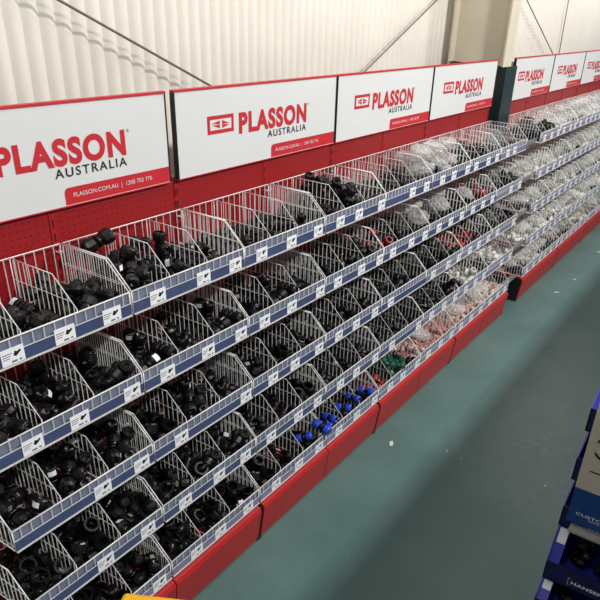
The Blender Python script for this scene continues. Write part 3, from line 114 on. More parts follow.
# ------------------------------------------------------------------ materials
def lin(c):
    return tuple(((v/255)/12.92 if v/255 <= .04045 else ((v/255+.055)/1.055)**2.4) for v in c) + (1,)
def mat(name, rgb, rough=.5, metal=0., var=.06, scale=30., bump=0., alpha=1., coat=0., spec=.5):
    m = bpy.data.materials.new(name); m.use_nodes = True; nt = m.node_tree; b = nt.nodes['Principled BSDF']
    b.inputs['Roughness'].default_value = rough; b.inputs['Metallic'].default_value = metal
    b.inputs['Alpha'].default_value = alpha; b.inputs['Coat Weight'].default_value = coat
    b.inputs['Specular IOR Level'].default_value = spec
    tc = nt.nodes.new('ShaderNodeTexCoord'); n = nt.nodes.new('ShaderNodeTexNoise'); n.inputs['Scale'].default_value = scale
    n.inputs['Detail'].default_value = 4; nt.links.new(tc.outputs['Object'], n.inputs['Vector'])
    r = nt.nodes.new('ShaderNodeValToRGB'); c = lin(rgb)
    r.color_ramp.elements[0].position = .3; r.color_ramp.elements[1].position = .7
    r.color_ramp.elements[0].color = tuple(v*(1-var) for v in c[:3]) + (1,)
    r.color_ramp.elements[1].color = tuple(min(1, v*(1+var)) for v in c[:3]) + (1,)
    nt.links.new(n.outputs['Fac'], r.inputs['Fac']); nt.links.new(r.outputs['Color'], b.inputs['Base Color'])
    if bump:
        bp = nt.nodes.new('ShaderNodeBump'); bp.inputs['Strength'].default_value = bump; bp.inputs['Distance'].default_value = .01
        nt.links.new(n.outputs['Fac'], bp.inputs['Height']); nt.links.new(bp.outputs['Normal'], b.inputs['Normal'])
    return m
M = dict(
    wire=mat('zinc_wire', (226,226,224), .35, 0, .04, 60),
    red=mat('red_powder_coat', (164,22,26), .45, 0, .08, 9),
    black=mat('black_plastic', (10,10,11), .30, 0, .15, 40, spec=.4),
    black2=mat('black_ribbed_plastic', (12,12,13), .38, 0, .15, 40, spec=.4),
    blue=mat('blue_plastic', (32,70,190), .35, 0, .1, 30),
    redp=mat('red_plastic', (158,22,28), .35, 0, .1, 30),
    green=mat('green_plastic', (14,74,56), .35, 0, .1, 30),
    white=mat('white_plastic', (222,220,214), .4, 0, .05, 30),
    grey=mat('grey_plastic', (150,148,142), .45, 0, .1, 30),
    salmon=mat('salmon_plastic', (190,140,130), .45, 0, .12, 30),
    signw=mat('white_sign_sheet', (212,214,214), .45, 0, .015, 4),
    signr=mat('red_sign_print', (190,38,48), .45, 0, .03, 6),
    signk=mat('black_sign_print', (30,30,34), .5, 0, .05, 6),
    dark=mat('dark_metal', (16,16,18), .5, 0, .1, 20),
    cardu=mat('pale_blue_strip', (112,120,142), .25, 0, .10, 14),
    card=mat('blue_ticket_strip', (66,77,112), .25, 0, .12, 14),
    card_glare=mat('glare_ticket_strip', (118,117,146), .35, 0, .12, 14),  # blue strip with the plastic's pale glare put into its colour
    clear=mat('clear_plastic_lip', (150,162,190), .12, 0, .05, 20, alpha=.35),
    ticket=mat('white_card', (232,234,238), .5, 0, .02, 20),
    ink=mat('grey_ink', (96,100,112), .6, 0, .05, 20),
    bag=mat('clear_bag_film', (226,226,224), .16, 0, .06, 30, bump=1., alpha=.34),
    colc=mat('cream_column_paint', (206,196,176), .5, 0, .04, 6),
    colg=mat('dark_green_column_paint', (22,44,48), .35, 0, .1, 8),
    rod=mat('dull_steel_rod', (120,112,100), .45, .3, .1, 30),
    navy=mat('navy_cardboard', (54,58,168), .5, 0, .05, 20),
    navyd=mat('dark_navy_print', (14,20,72), .5, 0, .05, 20),
    printb=mat('blue_poster_print', (16,64,128), .4, 0, .06, 8),
    printg=mat('grey_poster_print', (188,182,168), .45, 0, .05, 10),
    chrome=mat('chrome_print', (190,188,180), .3, .2, .35, 60),
    yellow=mat('yellow_ladder_paint', (214,160,24), .4, 0, .06, 12),
    shelf=mat('white_shelf_enamel', (206,206,204), .4, 0, .03, 12),
    paint=mat('cream_paint_spill', (196,204,180), .6, 0, .1, 60),
    alu=mat('aluminium', (170,172,176), .35, .7, .05, 20),
)
def node_mat(name, rough=.5):
    m = bpy.data.materials.new(name); m.use_nodes = True; return m, m.node_tree, m.node_tree.nodes['Principled BSDF']
# corrugated wall: cream, faint vertical streaks of dust
M['wall'] = mat('cream_corrugated_sheet', (233,228,218), .5, 0, .03, 3)
# pegboard: red sheet punched on a 25 mm grid
m, nt, b = node_mat('red_pegboard'); b.inputs['Roughness'].default_value = .42
N = nt.nodes.new; L_ = nt.links.new
tc = N('ShaderNodeTexCoord'); sp = N('ShaderNodeSeparateXYZ'); L_(tc.outputs['Object'], sp.inputs[0])
def mth(op, a, v=None, w=None):
    n = N('ShaderNodeMath'); n.operation = op
    for i, q in enumerate((a, v, w)):
        if q is None: continue
        if isinstance(q, (int, float)): n.inputs[i].default_value = q
        else: L_(q, n.inputs[i])
    return n.outputs[0]
fy = mth('SUBTRACT', mth('FRACT', mth('DIVIDE', sp.outputs['Y'], .025)), .5)
fz = mth('SUBTRACT', mth('FRACT', mth('DIVIDE', sp.outputs['Z'], .025)), .5)
d2 = mth('ADD', mth('MULTIPLY', fy, fy), mth('MULTIPLY', fz, fz)); hole = mth('LESS_THAN', d2, .018)
mx = N('ShaderNodeMix'); mx.data_type = 'RGBA'; L_(hole, mx.inputs[0]); mx.inputs[6].default_value = lin((146,22,27)); mx.inputs[7].default_value = lin((84,12,15))
L_(mx.outputs[2], b.inputs['Base Color']); M['peg'] = m
# floor: worn dark green paint with scuffs
m, nt, b = node_mat('worn_green_floor_paint'); N = nt.nodes.new; L_ = nt.links.new
tc = N('ShaderNodeTexCoord')
n1 = N('ShaderNodeTexNoise'); n1.inputs['Scale'].default_value = 1.6; n1.inputs['Detail'].default_value = 8; n1.inputs['Roughness'].default_value = .65
n2 = N('ShaderNodeTexNoise'); n2.inputs['Scale'].default_value = 22; n2.inputs['Detail'].default_value = 6
mp = N('ShaderNodeMapping'); mp.inputs['Scale'].default_value = (6, 1.1, 1); mp.inputs['Rotation'].default_value = (0, 0, .5)
n3 = N('ShaderNodeTexNoise'); n3.inputs['Scale'].default_value = 9; n3.inputs['Detail'].default_value = 3
for n in (n1, n2): L_(tc.outputs['Object'], n.inputs['Vector'])
L_(tc.outputs['Object'], mp.inputs['Vector']); L_(mp.outputs[0], n3.inputs['Vector'])
r1 = N('ShaderNodeValToRGB'); r1.color_ramp.elements[0].position = .3; r1.color_ramp.elements[1].position = .72
r1.color_ramp.elements[0].color = lin((68,98,95)); r1.color_ramp.elements[1].color = lin((88,116,112)); L_(n1.outputs['Fac'], r1.inputs['Fac'])
r2 = N('ShaderNodeValToRGB'); r2.color_ramp.elements[0].position = .68; r2.color_ramp.elements[1].position = .80
r2.color_ramp.elements[0].color = (0,0,0,1); r2.color_ramp.elements[1].color = (.35,.35,.35,1); L_(n3.outputs['Fac'], r2.inputs['Fac'])
mx = N('ShaderNodeMix'); mx.data_type = 'RGBA'; L_(r2.outputs['Color'], mx.inputs[0]); L_(r1.outputs['Color'], mx.inputs[6]); mx.inputs[7].default_value = lin((140,156,148))
L_(mx.outputs[2], b.inputs['Base Color'])
r3 = N('ShaderNodeValToRGB'); r3.color_ramp.elements[0].color = (.26,)*3+(1,); r3.color_ramp.elements[1].color = (.50,)*3+(1,); L_(n2.outputs['Fac'], r3.inputs['Fac']); L_(r3.outputs['Color'], b.inputs['Roughness'])
bp = N('ShaderNodeBump'); bp.inputs['Strength'].default_value = .12; bp.inputs['Distance'].default_value = .004; L_(n2.outputs['Fac'], bp.inputs['Height']); L_(bp.outputs[0], b.inputs['Normal'])
M['floor'] = m

# ------------------------------------------------------------------ object helpers
def link(name, me, parent=None, loc=None):
    o = bpy.data.objects.new(name, me); C.objects.link(o)
    if parent: o.parent = parent
    if loc is not None: o.location = loc
    return o
def tag(o, label, cat, group=None, kind=None):
    o['label'] = label; o['category'] = cat
    if group: o['group'] = group
    if kind: o['kind'] = kind
    return o
def empty(name, loc): 
    o = bpy.data.objects.new(name, None); o.empty_display_size = .05; C.objects.link(o); o.location = loc; return o
def obj(name, mb, mats, parent=None, loc=None, bevel=0):
    o = link(name, mb.mesh(name, mats if isinstance(mats, list) else [mats]), parent, loc)
    if bevel:
        md = o.modifiers.new('bevel', 'BEVEL'); md.width = bevel; md.segments = 2; md.limit_method = 'ANGLE'
    return o
def struct(name, mb, m, label=None, **k):
    o = obj(name, mb, m, **k); o['kind'] = 'structure'
    if label: o['label'] = label
    return o
ORD = ['first', 'second', 'third', 'fourth']; TIER = ['top', 'second', 'third', 'fourth', 'bottom']
ZR = [1.575, 1.264, .953, .643, .341]; XR = [.370, .387, .404, .421, .439]
BACK = .030
S2 = 4.58

# ------------------------------------------------------------------ setting
fl = MB(); fl.box((-.6, -6, -.1), (8, 16, 0)); struct('floor', fl, M['floor'], 'worn dark green painted concrete floor')
wl = MB(); n = 0; y = -3.; vs = []; pitch = .076; K = 8
cnt = int(17/pitch*K)
for i in range(cnt+1):
    yy = -3 + i*pitch/K; xx = -.56 + .009*math.cos(2*PI*i/K)
    vs += [(xx, yy, 0), (xx, yy, 5.2)]
fs = [(2*i, 2*i+2, 2*i+3, 2*i+1) for i in range(cnt)]
wl.add(vs, fs, 0, True); wo = struct('wall_back', wl, M['wall'], 'cream corrugated steel wall behind the shelving')
md = wo.modifiers.new('solid', 'SOLIDIFY'); md.thickness = .02; md.offset = -1

def brace(y0, z0, y1, z1, label):
    m = MB(); m.wire((0, y0, z0), (0, y1, z1), .0058, 8)
    tag(obj('brace_rod', m, M['rod'], loc=(-.45, 0, 0)), label, 'brace rod')
def ext(y0, z0, y1, z1, za, zb):
    s = (y1-y0)/(z1-z0); return y0+s*(za-z0), za, y0+s*(zb-z0), zb
brace(*ext(.496, 2.42, 1.31, 2.07, 4.0, .75), 'steel brace rod slanting down to the second sign from left')
brace(*ext(2.92, 2.082, 3.91, 2.526, .01, 2.745), 'steel brace rod rising to the right above the third sign from left')
brace(*ext(6.03, 2.59, 7.25, 2.085, 3.24, .01), 'steel brace rod slanting down past the column on its right')
m = MB(); m.wire((0, 7.87, .0), (0, 7.62, 4.), .006, 8)
tag(obj('conduit', m, M['rod'], loc=(-.50, 0, 0)), 'thin upright conduit on the cream wall right of the column', 'conduit')

# steel column in the gap between the two runs
t = tag(empty('steel_column', (-.1, 4.445, 0)), 'steel H column, dark green below and cream above, between the runs', 'column')
def hsec(y0, y1, x0, x1, z0, z1, t=.014):
    m = MB(); yc = (y0+y1)/2
    m.box((x1-t, y0, z0), (x1, y1, z1)); m.box((x0, y0, z0), (x0+t, y1, z1)); m.box((x0+t, yc-.006, z0), (x1-t, yc+.006, z1)); return m
obj('lower_shaft', hsec(-.115, .148, -.36, .15, 0, 2.08), M['colg'], t)
obj('upper_shaft', hsec(-.165, .025, -.36, .135, 2.08, 5.), M['colc'], t)
m = MB(); m.box((-.37, -.12, 0), (.16, .15, .012)); obj('base_plate', m, M['colg'], t)

# ------------------------------------------------------------------ shelving bays
def kick_mesh(w):
    m = MB(); m.prism([(.395,.252),(.452,.232),(.462,.214),(.434,.012),(.424,.012),(.448,.208),(.395,.236)], .003, w-.003)
    return m
def bay(y0, w, label, far=False):
    t = tag(empty('shelving_bay', (0, y0, 0)), label, 'shelving bay')
    n = round(w/.6)
    for i in range(n):
        m = MB(); m.box((-.012, i*.6+.012, .05), (0, i*.6+.588, 1.785)); obj('pegboard_panel', m, M['peg'], t)
    ups = [0.] + [.6*i for i in range(1, n)] + [w]
    for i, u in enumerate(ups):
        a = u - .012 if 0 < i < len(ups)-1 else (u if i == 0 else u-.012)
        b_ = a + (.024 if 0 < i < len(ups)-1 else .012)
        m = MB(); m.box((-.04, a+.0005, 0), (.003, b_-.0005, 1.80))
        z = .12
        while z < 1.78:
            m.box((.003, (a+b_)/2-.0035, z), (.0036, (a+b_)/2+.0035, z+.03), 1); z += .05
        obj('upright', m, [M['red'], M['dark']], t)
    for i in range(n):
        a0 = .009 if i == 0 else 0; a1 = .009 if i == n-1 else 0; m = kick_mesh(.6-a0-a1); obj('kick_plate', m, M['red'], t, (0, i*.6+a0, 0))
        m = MB(); m.box((.004, i*.6+.004, .235), (.395, i*.6+.596, .25)); obj('base_deck', m, M['red'], t)
    for u in (.001, w-.016):
        m = MB(); m.prism([(.004, 0), (.436, 0), (.436, .03), (.432, .03), (.452, .205), (.448, .228), (.395, .233), (.004, .233)], u, u+.015)
        obj('foot', m, M['dark'], t)
    return t
bays = [(-.6, 'red pegboard shelving bay below the first sign from the left'), (.6, 'red pegboard shelving bay below the second sign from the left'),
        (1.8, 'red pegboard shelving bay below the third sign from the left'), (3.0, 'red pegboard shelving bay below the fourth sign, left of the column')]
for y, l in bays: bay(y, 1.2, l)
for k in range(3): bay(S2+1.2*k, 1.2, 'red pegboard shelving bay below the %s sign right of the column' % ORD[k])

# ------------------------------------------------------------------ signs
fcache = {}
def text_mesh(s, h, w, bold=0., depth=.0008):
    """flat lettering: cap height h, total width w, lying in YZ and reading towards +X"""
    key = (s, h, w, bold)
    if key in fcache: return fcache[key]
    cu = bpy.data.curves.new('t', 'FONT'); cu.body = s; cu.size = 1; cu.offset = bold; cu.extrude = 0; cu.space_character = 1.25 if s == 'AUSTRALIA' else 1.02 + bold*2.6
    o = bpy.data.objects.new('t', cu); C.objects.link(o); bpy.context.view_layer.update()
    me = bpy.data.meshes.new_from_object(o.evaluated_get(bpy.context.evaluated_depsgraph_get()))
    bpy.data.objects.remove(o)
    xs = [v.co.x for v in me.vertices]; x0, x1 = min(xs), max(xs)
    caps = .729
    for v in me.vertices:
        a = (v.co.x-x0)/(x1-x0)*w; b_ = v.co.y*h/caps; v.co = (depth, a, b_)
    me.name = 'lettering'; fcache[key] = me; return me
def lettering(name, s, h, w, m, parent, loc, bold=0., rz=None, label=None):
    me = text_mesh(s, h, w, bold).copy(); me.materials.clear(); me.materials.append(m)
    o = link(name, me, parent, loc)
    if rz is not None: o.rotation_euler = (0, 0, rz)
    return o
def sign(y0, label, W=1.198, dx=0.):
    t = tag(empty('sign_board', (.0, y0, 1.787)), label, 'sign', 'red and white trade signs above the baskets')
    H = .348
    m = MB(); m.box((.004, .008, .004), (.018, W-.008, H-.004)); obj('panel', m, M['signw'], t)
    m = MB(); m.box((0, .002, H-.004), (.022, W-.002, H+.004)); m.box((0, .002, 0), (.020, W-.002, .004), 0)
    m.box((0, .002, .004), (.022, .008, H-.004), 1); m.box((0, W-.008, .004), (.020, W-.002, H-.004), 1)
    obj('frame', m, [M['signr'], M['dark']], t)
    for yy in (.03, W-.05):
        m = MB(); m.box((-.03, yy, .02), (.003, yy+.03, H-.03)); obj('bracket', m, M['shelf'], t)
    X = .0186
    # banner tab with a rounded top-left corner
    r = .018; pts = [(.63+dx, .006), (.63+dx, .066-r)] + [(.63+dx+r-r*math.cos(a), .066-r+r*math.sin(a)) for a in [PI/2*i/5 for i in range(1, 6)]] + [(W-.009, .066), (W-.009, .006)]
    m = MB(); m.add([(X, a, b_) for a, b_ in pts], [tuple(range(len(pts)))[::-1]]); bn = obj('banner', m, M['signr'], t)
    lettering('web_address', 'PLASSON.COM.AU  |  1300 752 776', .016, .37, M['signw'], bn, (X+.0004, .665+dx, .030))
    lettering('brand_lettering', 'PLASSON', .086, .525, M['signr'], t, (X, .395+dx, .148), .046)
    lettering('country_lettering', 'AUSTRALIA', .032, .315, M['signk'], t, (X, .603+dx, .104), .014)
    lettering('registered_mark', '®', .012, .012, M['signr'], t, (X, .93+dx, .222))
    m = MB(); e0 = len(m.v); m.add([(X,.19,.160),(X,.36,.160),(X,.36,.235),(X,.19,.235)], [(0,1,2,3)])
    # white field with two red arrowheads meeting
    x2 = X+.0005
    m.add([(x2,.207,.176),(x2,.343,.176),(x2,.343,.219),(x2,.207,.219)], [(0,1,2,3)], 1)
    x3 = X+.001
    m.add([(x3,.218,.203),(x3,.268,.1975),(x3,.268,.214)], [(0,1,2)], 0); m.add([(x3,.282,.1975),(x3,.282,.214),(x3,.332,.1975)], [(0,1,2)], 0)
    m.add([(x3,.218,.1965),(x3,.268,.1965),(x3,.268,.181)], [(0,1,2)], 0); m.add([(x3,.282,.181),(x3,.282,.197),(x3,.332,.192)], [(0,1,2)], 0)
    m.v = [(a, b_ + dx, c_) for a, b_, c_ in m.v]
    obj('emblem', m, [M['signr'], M['signw']], t)
    return t
for k in range(4):
    sign(-.6+1.2*k, label= 'white and red trade sign, ' + ['leftmost, its emblem cut off by the photo edge', 'second from the left, emblem and lettering complete',
         'third from the left, middle of the near run', 'fourth from the left, beside the green column'][k], W=1.198 if k else 1.163, dx=0 if k else .024)
for k in range(3): sign(S2+1.2*k + (.05 if k == 0 else 0), W=1.148 if k == 0 else 1.198, dx=-.06 if k == 0 else 0, label= 'white and red trade sign, %s one right of the green column' % ORD[k])

# ------------------------------------------------------------------ wire baskets
def basket_meshes(row):
    R = XR[row]; out = {}; W = .6; zt = .095; zb = -.082
    kx = R-.105
    def topz(x): return zt if x <= kx else zt*(R-x)/(R-kx)
    m = MB(); m.wire((BACK, .004, zt), (BACK, W-.004, zt), .0024, 6); m.wire((BACK, .004, zb), (BACK, W-.004, zb), .002)
    y = .034
    while y < W-.01: m.wire((BACK, y, zb), (BACK, y, zt), .0020); y += .0381
    out['back_panel'] = m.mesh('back_panel', [M['wire']])
    for nm, F in (('side_panel', R), ('divider', R-.02)):
        kx2 = F-.10; m = MB()
        def tz(x): return zt if x <= kx2 else zt*(F-x)/(F-kx2)
        r = .0024 if nm == 'side_panel' else .0018
        m.path([(BACK, 0, zb), (BACK, 0, zt), (kx2, 0, zt), (F, 0, 0), (F, 0, zb)], r, 6)
        m.wire((BACK, 0, .02), (F-.02, 0, .02), .0014)
        m.wire((BACK, 0, zb), (F, 0, zb), r, 6)
        if nm == 'side_panel':
            m.wire((.004, 0, .06), (BACK, 0, .06), .003); m.wire((.004, 0, zb+.02), (BACK, 0, zb+.02), .003)
        x = BACK+.018
        while x < F-.006: m.wire((x, 0, zb), (x, 0, tz(x)), .0018); x += .0262
        out[nm] = m.mesh(nm, [M['wire']])
    m = MB(); m.wire((R, .004, 0), (R, W-.004, 0), .0028, 6); m.wire((R, .004, zb), (R, W-.004, zb), .0022)
    y = .034
    while y < W-.01: m.wire((R, y, zb), (R, y, 0), .0019); y += .0381
    out['front_panel'] = m.mesh('front_panel', [M['wire']])
    m = MB(); y = .014
    while y < W: m.wire((BACK, y, zb), (R, y, zb), .0018); y += .026
    for x in (.12, .22, .31): m.wire((x, .004, zb-.002), (x, W-.004, zb-.002), .002)
    out['floor_grid'] = m.mesh('floor_grid', [M['wire']])
    for nm, cm in (('ticket_rail', 'card'), ('ticket_rail_glare', 'card_glare')):
        m = MB()
        m.box((R-.0065, .006, -.078), (R-.005, W-.006, -.007), 1)      # pale strip behind the wires
        m.box((R+.0030, .005, -.080), (R+.0042, W-.005, -.040), 0)     # printed strip in front of them
        m.box((R-.006, .005, -.0865), (R+.0068, W-.005, -.0815), 2)    # bottom hem
        m.box((R+.0030, .005, -.041), (R+.0048, W-.005, -.0385), 2)
        out[nm] = m.mesh('ticket_rail', [M[cm], M['cardu'], M['shelf']])
    m = MB(); w, h = .074, .053; x = R+.0052
    m.box((x, 0, -.079), (x+.0006, w, -.079+h), 0)
    x += .0008
    def q(a, b_, c, d, mi): m.add([(x,a,-.079+b_),(x,c,-.079+b_),(x,c,-.079+d),(x,a,-.079+d)], [(0,1,2,3)], mi)
    q(.004,.034,.034,.037,1); q(.004,.027,.030,.0295,1); q(.004,.020,.026,.0225,1); q(.030,.005,.048,.011,1); q(.055,.005,.063,.011,1)
    m.add([(x,.038,.0-.079+.026),(x,.047,-.079+.022),(x,.064,-.079+.034),(x,.062,-.079+.041),(x,.053,-.079+.036),(x,.044,-.079+.040)], [(0,1,2,3,4,5)], 2)
    out['price_ticket'] = m.mesh('price_ticket', [M['ticket'], M['ink'], M['dark']])
    return out
BM = [basket_meshes(r) for r in range(5)]
def place_phrase(sec, j):
    if sec == 0:
        return '%s half of %s sign' % (('left', 'right')[j % 2], ORD[j//2])
    return '%s half of %s sign past column' % (('left', 'right')[j % 2], ORD[j//2])
def basket(sec, j, row, y0):
    t = tag(empty('wire_basket', (0, y0+random.uniform(-.002, .002), ZR[row])), 'wire basket, %s tier, below %s' % (TIER[row], place_phrase(sec, j)), 'wire basket', 'wire baskets with price rails')
    B = BM[row]
    link('back_panel', B['back_panel'], t); link('front_panel', B['front_panel'], t); link('floor_grid', B['floor_grid'], t)
    for y in (.005, .595): link('side_panel', B['side_panel'], t, (0, y, 0))
    for y in (.2, .4): link('divider', B['divider'], t, (0, y, 0))
    glare = row == 4 or sec == 1 or (row >= 2 and j > 4) or j == 7  # lower and far rails have the glare painted in
    rl = link('ticket_rail', B['ticket_rail_glare' if glare else 'ticket_rail'], t)
    for c in range(3):
        if random.random() < .06: continue
        link('price_ticket', B['price_ticket'], rl, (0, c*.2 + .085 + random.uniform(-.02, .03), 0))
    return t

# ------------------------------------------------------------------ contents
TEMPL = json.loads(TEMPLATES)
meshes = {}
NAME = {'coupling': ('pipe_coupling', 'pipe coupling'), 'elbow': ('pipe_elbow', 'pipe elbow'), 'tee': ('pipe_tee', 'pipe tee'),
        'adaptor': ('threaded_adaptor', 'threaded adaptor'), 'ring': ('ring_nut', 'ring nut'), 'clamp': ('saddle_clamp', 'saddle clamp')}
def fmesh(kind, bm, nm, whole):
    k = (kind, bm, nm, whole)
    if k not in meshes:
        mb = BODY[kind]()
        if whole:
            for X in NUTS[kind]: nut_mb(X, mb, 1)
        meshes[k] = mb.mesh(NAME[kind][0], [M[bm], M[nm]])
    return meshes[k]
def nmesh(nm):
    if ('nut', nm) not in meshes: meshes[('nut', nm)] = nut_mb().mesh('nut', [M[nm]])
    return meshes[('nut', nm)]
stk = MB(); stk.lathe([(-.012, .0262), (.012, .0262)], 20, 0, None, smooth=True)
stk.v = [v for v in stk.v]
def sticker_mesh():
    # a curved paper label hugging a quarter of a nut
    m = MB(); vs = []; n = 5
    for i in range(n+1):
        a = -0.55 + 1.1*i/n; vs += [(.011, .0272*math.cos(a), .0272*math.sin(a)), (.031, .0272*math.cos(a), .0272*math.sin(a))]
    m.add(vs, [(2*i, 2*i+1, 2*i+3, 2*i+2) for i in range(n)], 0, True); return m.mesh('sticker', [M['ticket']])
STK = sticker_mesh()
ANGLES = {'L': 1., 'S': .78}
count = {}
stuffbin = {}
def cword(bm, nm):
    w = {'black': 'black', 'white': 'white', 'grey': 'grey', 'salmon': 'pink'}
    if bm == 'black' and nm in ('blue', 'redp', 'green'): return 'black %s-capped' % {'blue': 'blue', 'redp': 'red', 'green': 'green'}[nm]
    if nm == 'green': return 'green'
    return w.get(bm, bm)
LIM = 290
def fill(sec, j, row, c, y0, kind, size, bm='black', nm='black2', frac=1., lift=0., seed=None):
    rnd = random.Random(sec*1000 + j*100 + row*10 + c)
    T = TEMPL['%s|%s|%d' % (kind, size, rnd.randrange(2) if seed is None else seed)]
    sc = ANGLES[size]; k = max(1, round(len(T)*frac)); items = sorted(T, key=lambda a: a[2])[:k]
    name, word = NAME[kind]
    side = ('left', 'middle', 'right')[c]
    label = '%s %s, %s tier, %s bin below %s' % (cword(bm, nm), word, TIER[row], side, place_phrase(sec, j))
    group = '%s %ss, %s tier, %s bin below %s' % (cword(bm, nm), word, TIER[row], side, place_phrase(sec, j))
    mir = rnd.random() < .5
    for n, (x, y, z, qw, qx, qy, qz) in enumerate(items):
        q = Quaternion((qw, qx, qy, qz)); 
        if mir:   # mirror across the bin's middle by turning the pile half round
            R180 = Quaternion((0, 0, 1), PI); x, y = .32 - x, .19 - y; q = R180 @ q
        loc = Vector((XR[row]-.332 + x, y0 + c*.2 + .005 + y, ZR[row]-.080 + z + lift))
        if count.get(kind, 0) >= LIM:
            stuffbin.setdefault(kind, []).append((Matrix.LocRotScale(loc, q, (sc,)*3), bm, nm)); continue
        count[kind] = count.get(kind, 0) + 1
        parts = (sec == 0 and j <= 2) or nm in ('blue', 'redp', 'green')
        if not NUTS[kind]: parts = False
        o = link(name, fmesh(kind, bm, nm, not parts), None, loc)
        o.rotation_mode = 'QUATERNION'; o.rotation_quaternion = q; o.scale = (sc,)*3
        tag(o, label, word, group)
        if parts:
            for i, X in enumerate(NUTS[kind]):
                if nm != 'black2' and bm == 'black' and i > 0 and kind != 'coupling': mm = 'black2'
                else: mm = nm
                ch = link('nut', nmesh(mm), o); ch.matrix_local = X
                if mm != 'black2' and bm == 'black': ch['label'] = '%s nut' % {'blue': 'blue', 'redp': 'red', 'green': 'green'}.get(mm, mm)
            if nm == 'black2' and rnd.random() < .28:
                ch = link('sticker', STK, o); ch.matrix_local = NUTS[kind][0] @ Matrix.Rotation(rnd.uniform(0, 6), 4, 'X'); ch['label'] = 'white paper sticker'
bagm = {}
def bag_mesh(k):
    if k in bagm: return bagm[k]
    import bmesh
    rnd = random.Random(k); bm = bmesh.new(); bmesh.ops.create_icosphere(bm, subdivisions=4, radius=1)
    from mathutils import noise
    for v in bm.verts:
        p = v.co.copy(); f = 1 + .22*noise.noise(p*2.2 + Vector((k*7, 0, 0))) + .10*noise.noise(p*6 + Vector((0, k*5, 0)))
        v.co = p*f; v.co.x *= .085; v.co.y *= .068; v.co.z *= .042
        if p.x > .55: v.co.x += (p.x-.55)*.07; v.co.z *= max(.25, 1-(p.x-.55)*1.5)
    me = bpy.data.meshes.new('parts_bag'); bm.to_mesh(me); bm.free(); me.materials.append(M['bag'])
    for pl in me.polygons: pl.use_smooth = False
    bagm[k] = me; return me
def bags(sec, j, row, c, y0, n=2, big=1., z0=.05):
    rnd = random.Random(sec*777 + j*91 + row*13 + c); side = ('left', 'middle', 'right')[c]
    for i in range(n):
        loc = Vector((XR[row]-.15 - .09*(i % 2) + rnd.uniform(-.02, .02), y0+c*.2+.1 + rnd.uniform(-.012, .012), ZR[row]-.08 + z0 + i*.052*big))
        o = link('parts_bag', bag_mesh(rnd.randrange(4)), None, loc); o.rotation_euler = (rnd.uniform(-.3, .3), rnd.uniform(-.4, .2), rnd.uniform(0, 6.3)); o.scale = (big,)*3
        tag(o, 'clear bag of parts, %s tier, %s bin below %s' % (TIER[row], side, place_phrase(sec, j)), 'plastic bag', 'clear bags, %s tier, %s bin below %s' % (TIER[row], side, place_phrase(sec, j)))
# what lies in each bin: near run
KIND1 = {  # (row, j) -> three (kind, size)
 (0,0):[('tee','S'),('coupling','L'),('elbow','L')], (0,1):[('tee','L'),('tee','L'),('adaptor','S')],
 (0,2):[('coupling','S'),('elbow','S'),('elbow','S')], (0,3):[('elbow','S'),('tee','L'),('coupling','S')],
 (0,4):[('coupling','S'),('adaptor','S'),('elbow','S')], (0,5):[('adaptor','S'),('elbow','S'),('adaptor','S')],
 (1,0):[('elbow','L'),('adaptor','L'),('elbow','L')], (1,1):[('coupling','L'),('elbow','S'),('coupling','L')],
 (2,0):[('coupling','L'),('tee','L'),('tee','L')], (2,1):[('ring','L'),('tee','L'),('elbow','S')],
 (3,0):[('ring','S'),('ring','L'),('adaptor','L')], (3,1):[('adaptor','L'),('elbow','L'),('elbow','L')],
 (4,0):[('ring','L'),('ring','L'),('coupling','L')], (4,1):[('clamp','L'),('ring','L'),('ring','L')],
}
kinds = ['coupling', 'elbow', 'tee', 'adaptor', 'clamp', 'ring', 'ring', 'coupling', 'adaptor']
todo = []
for sec, nj, yb in ((0, 8, -.6), (1, 6, S2)):
    for j in range(nj):
        for row in range(5): todo.append((sec, j, row, yb + .6*j))
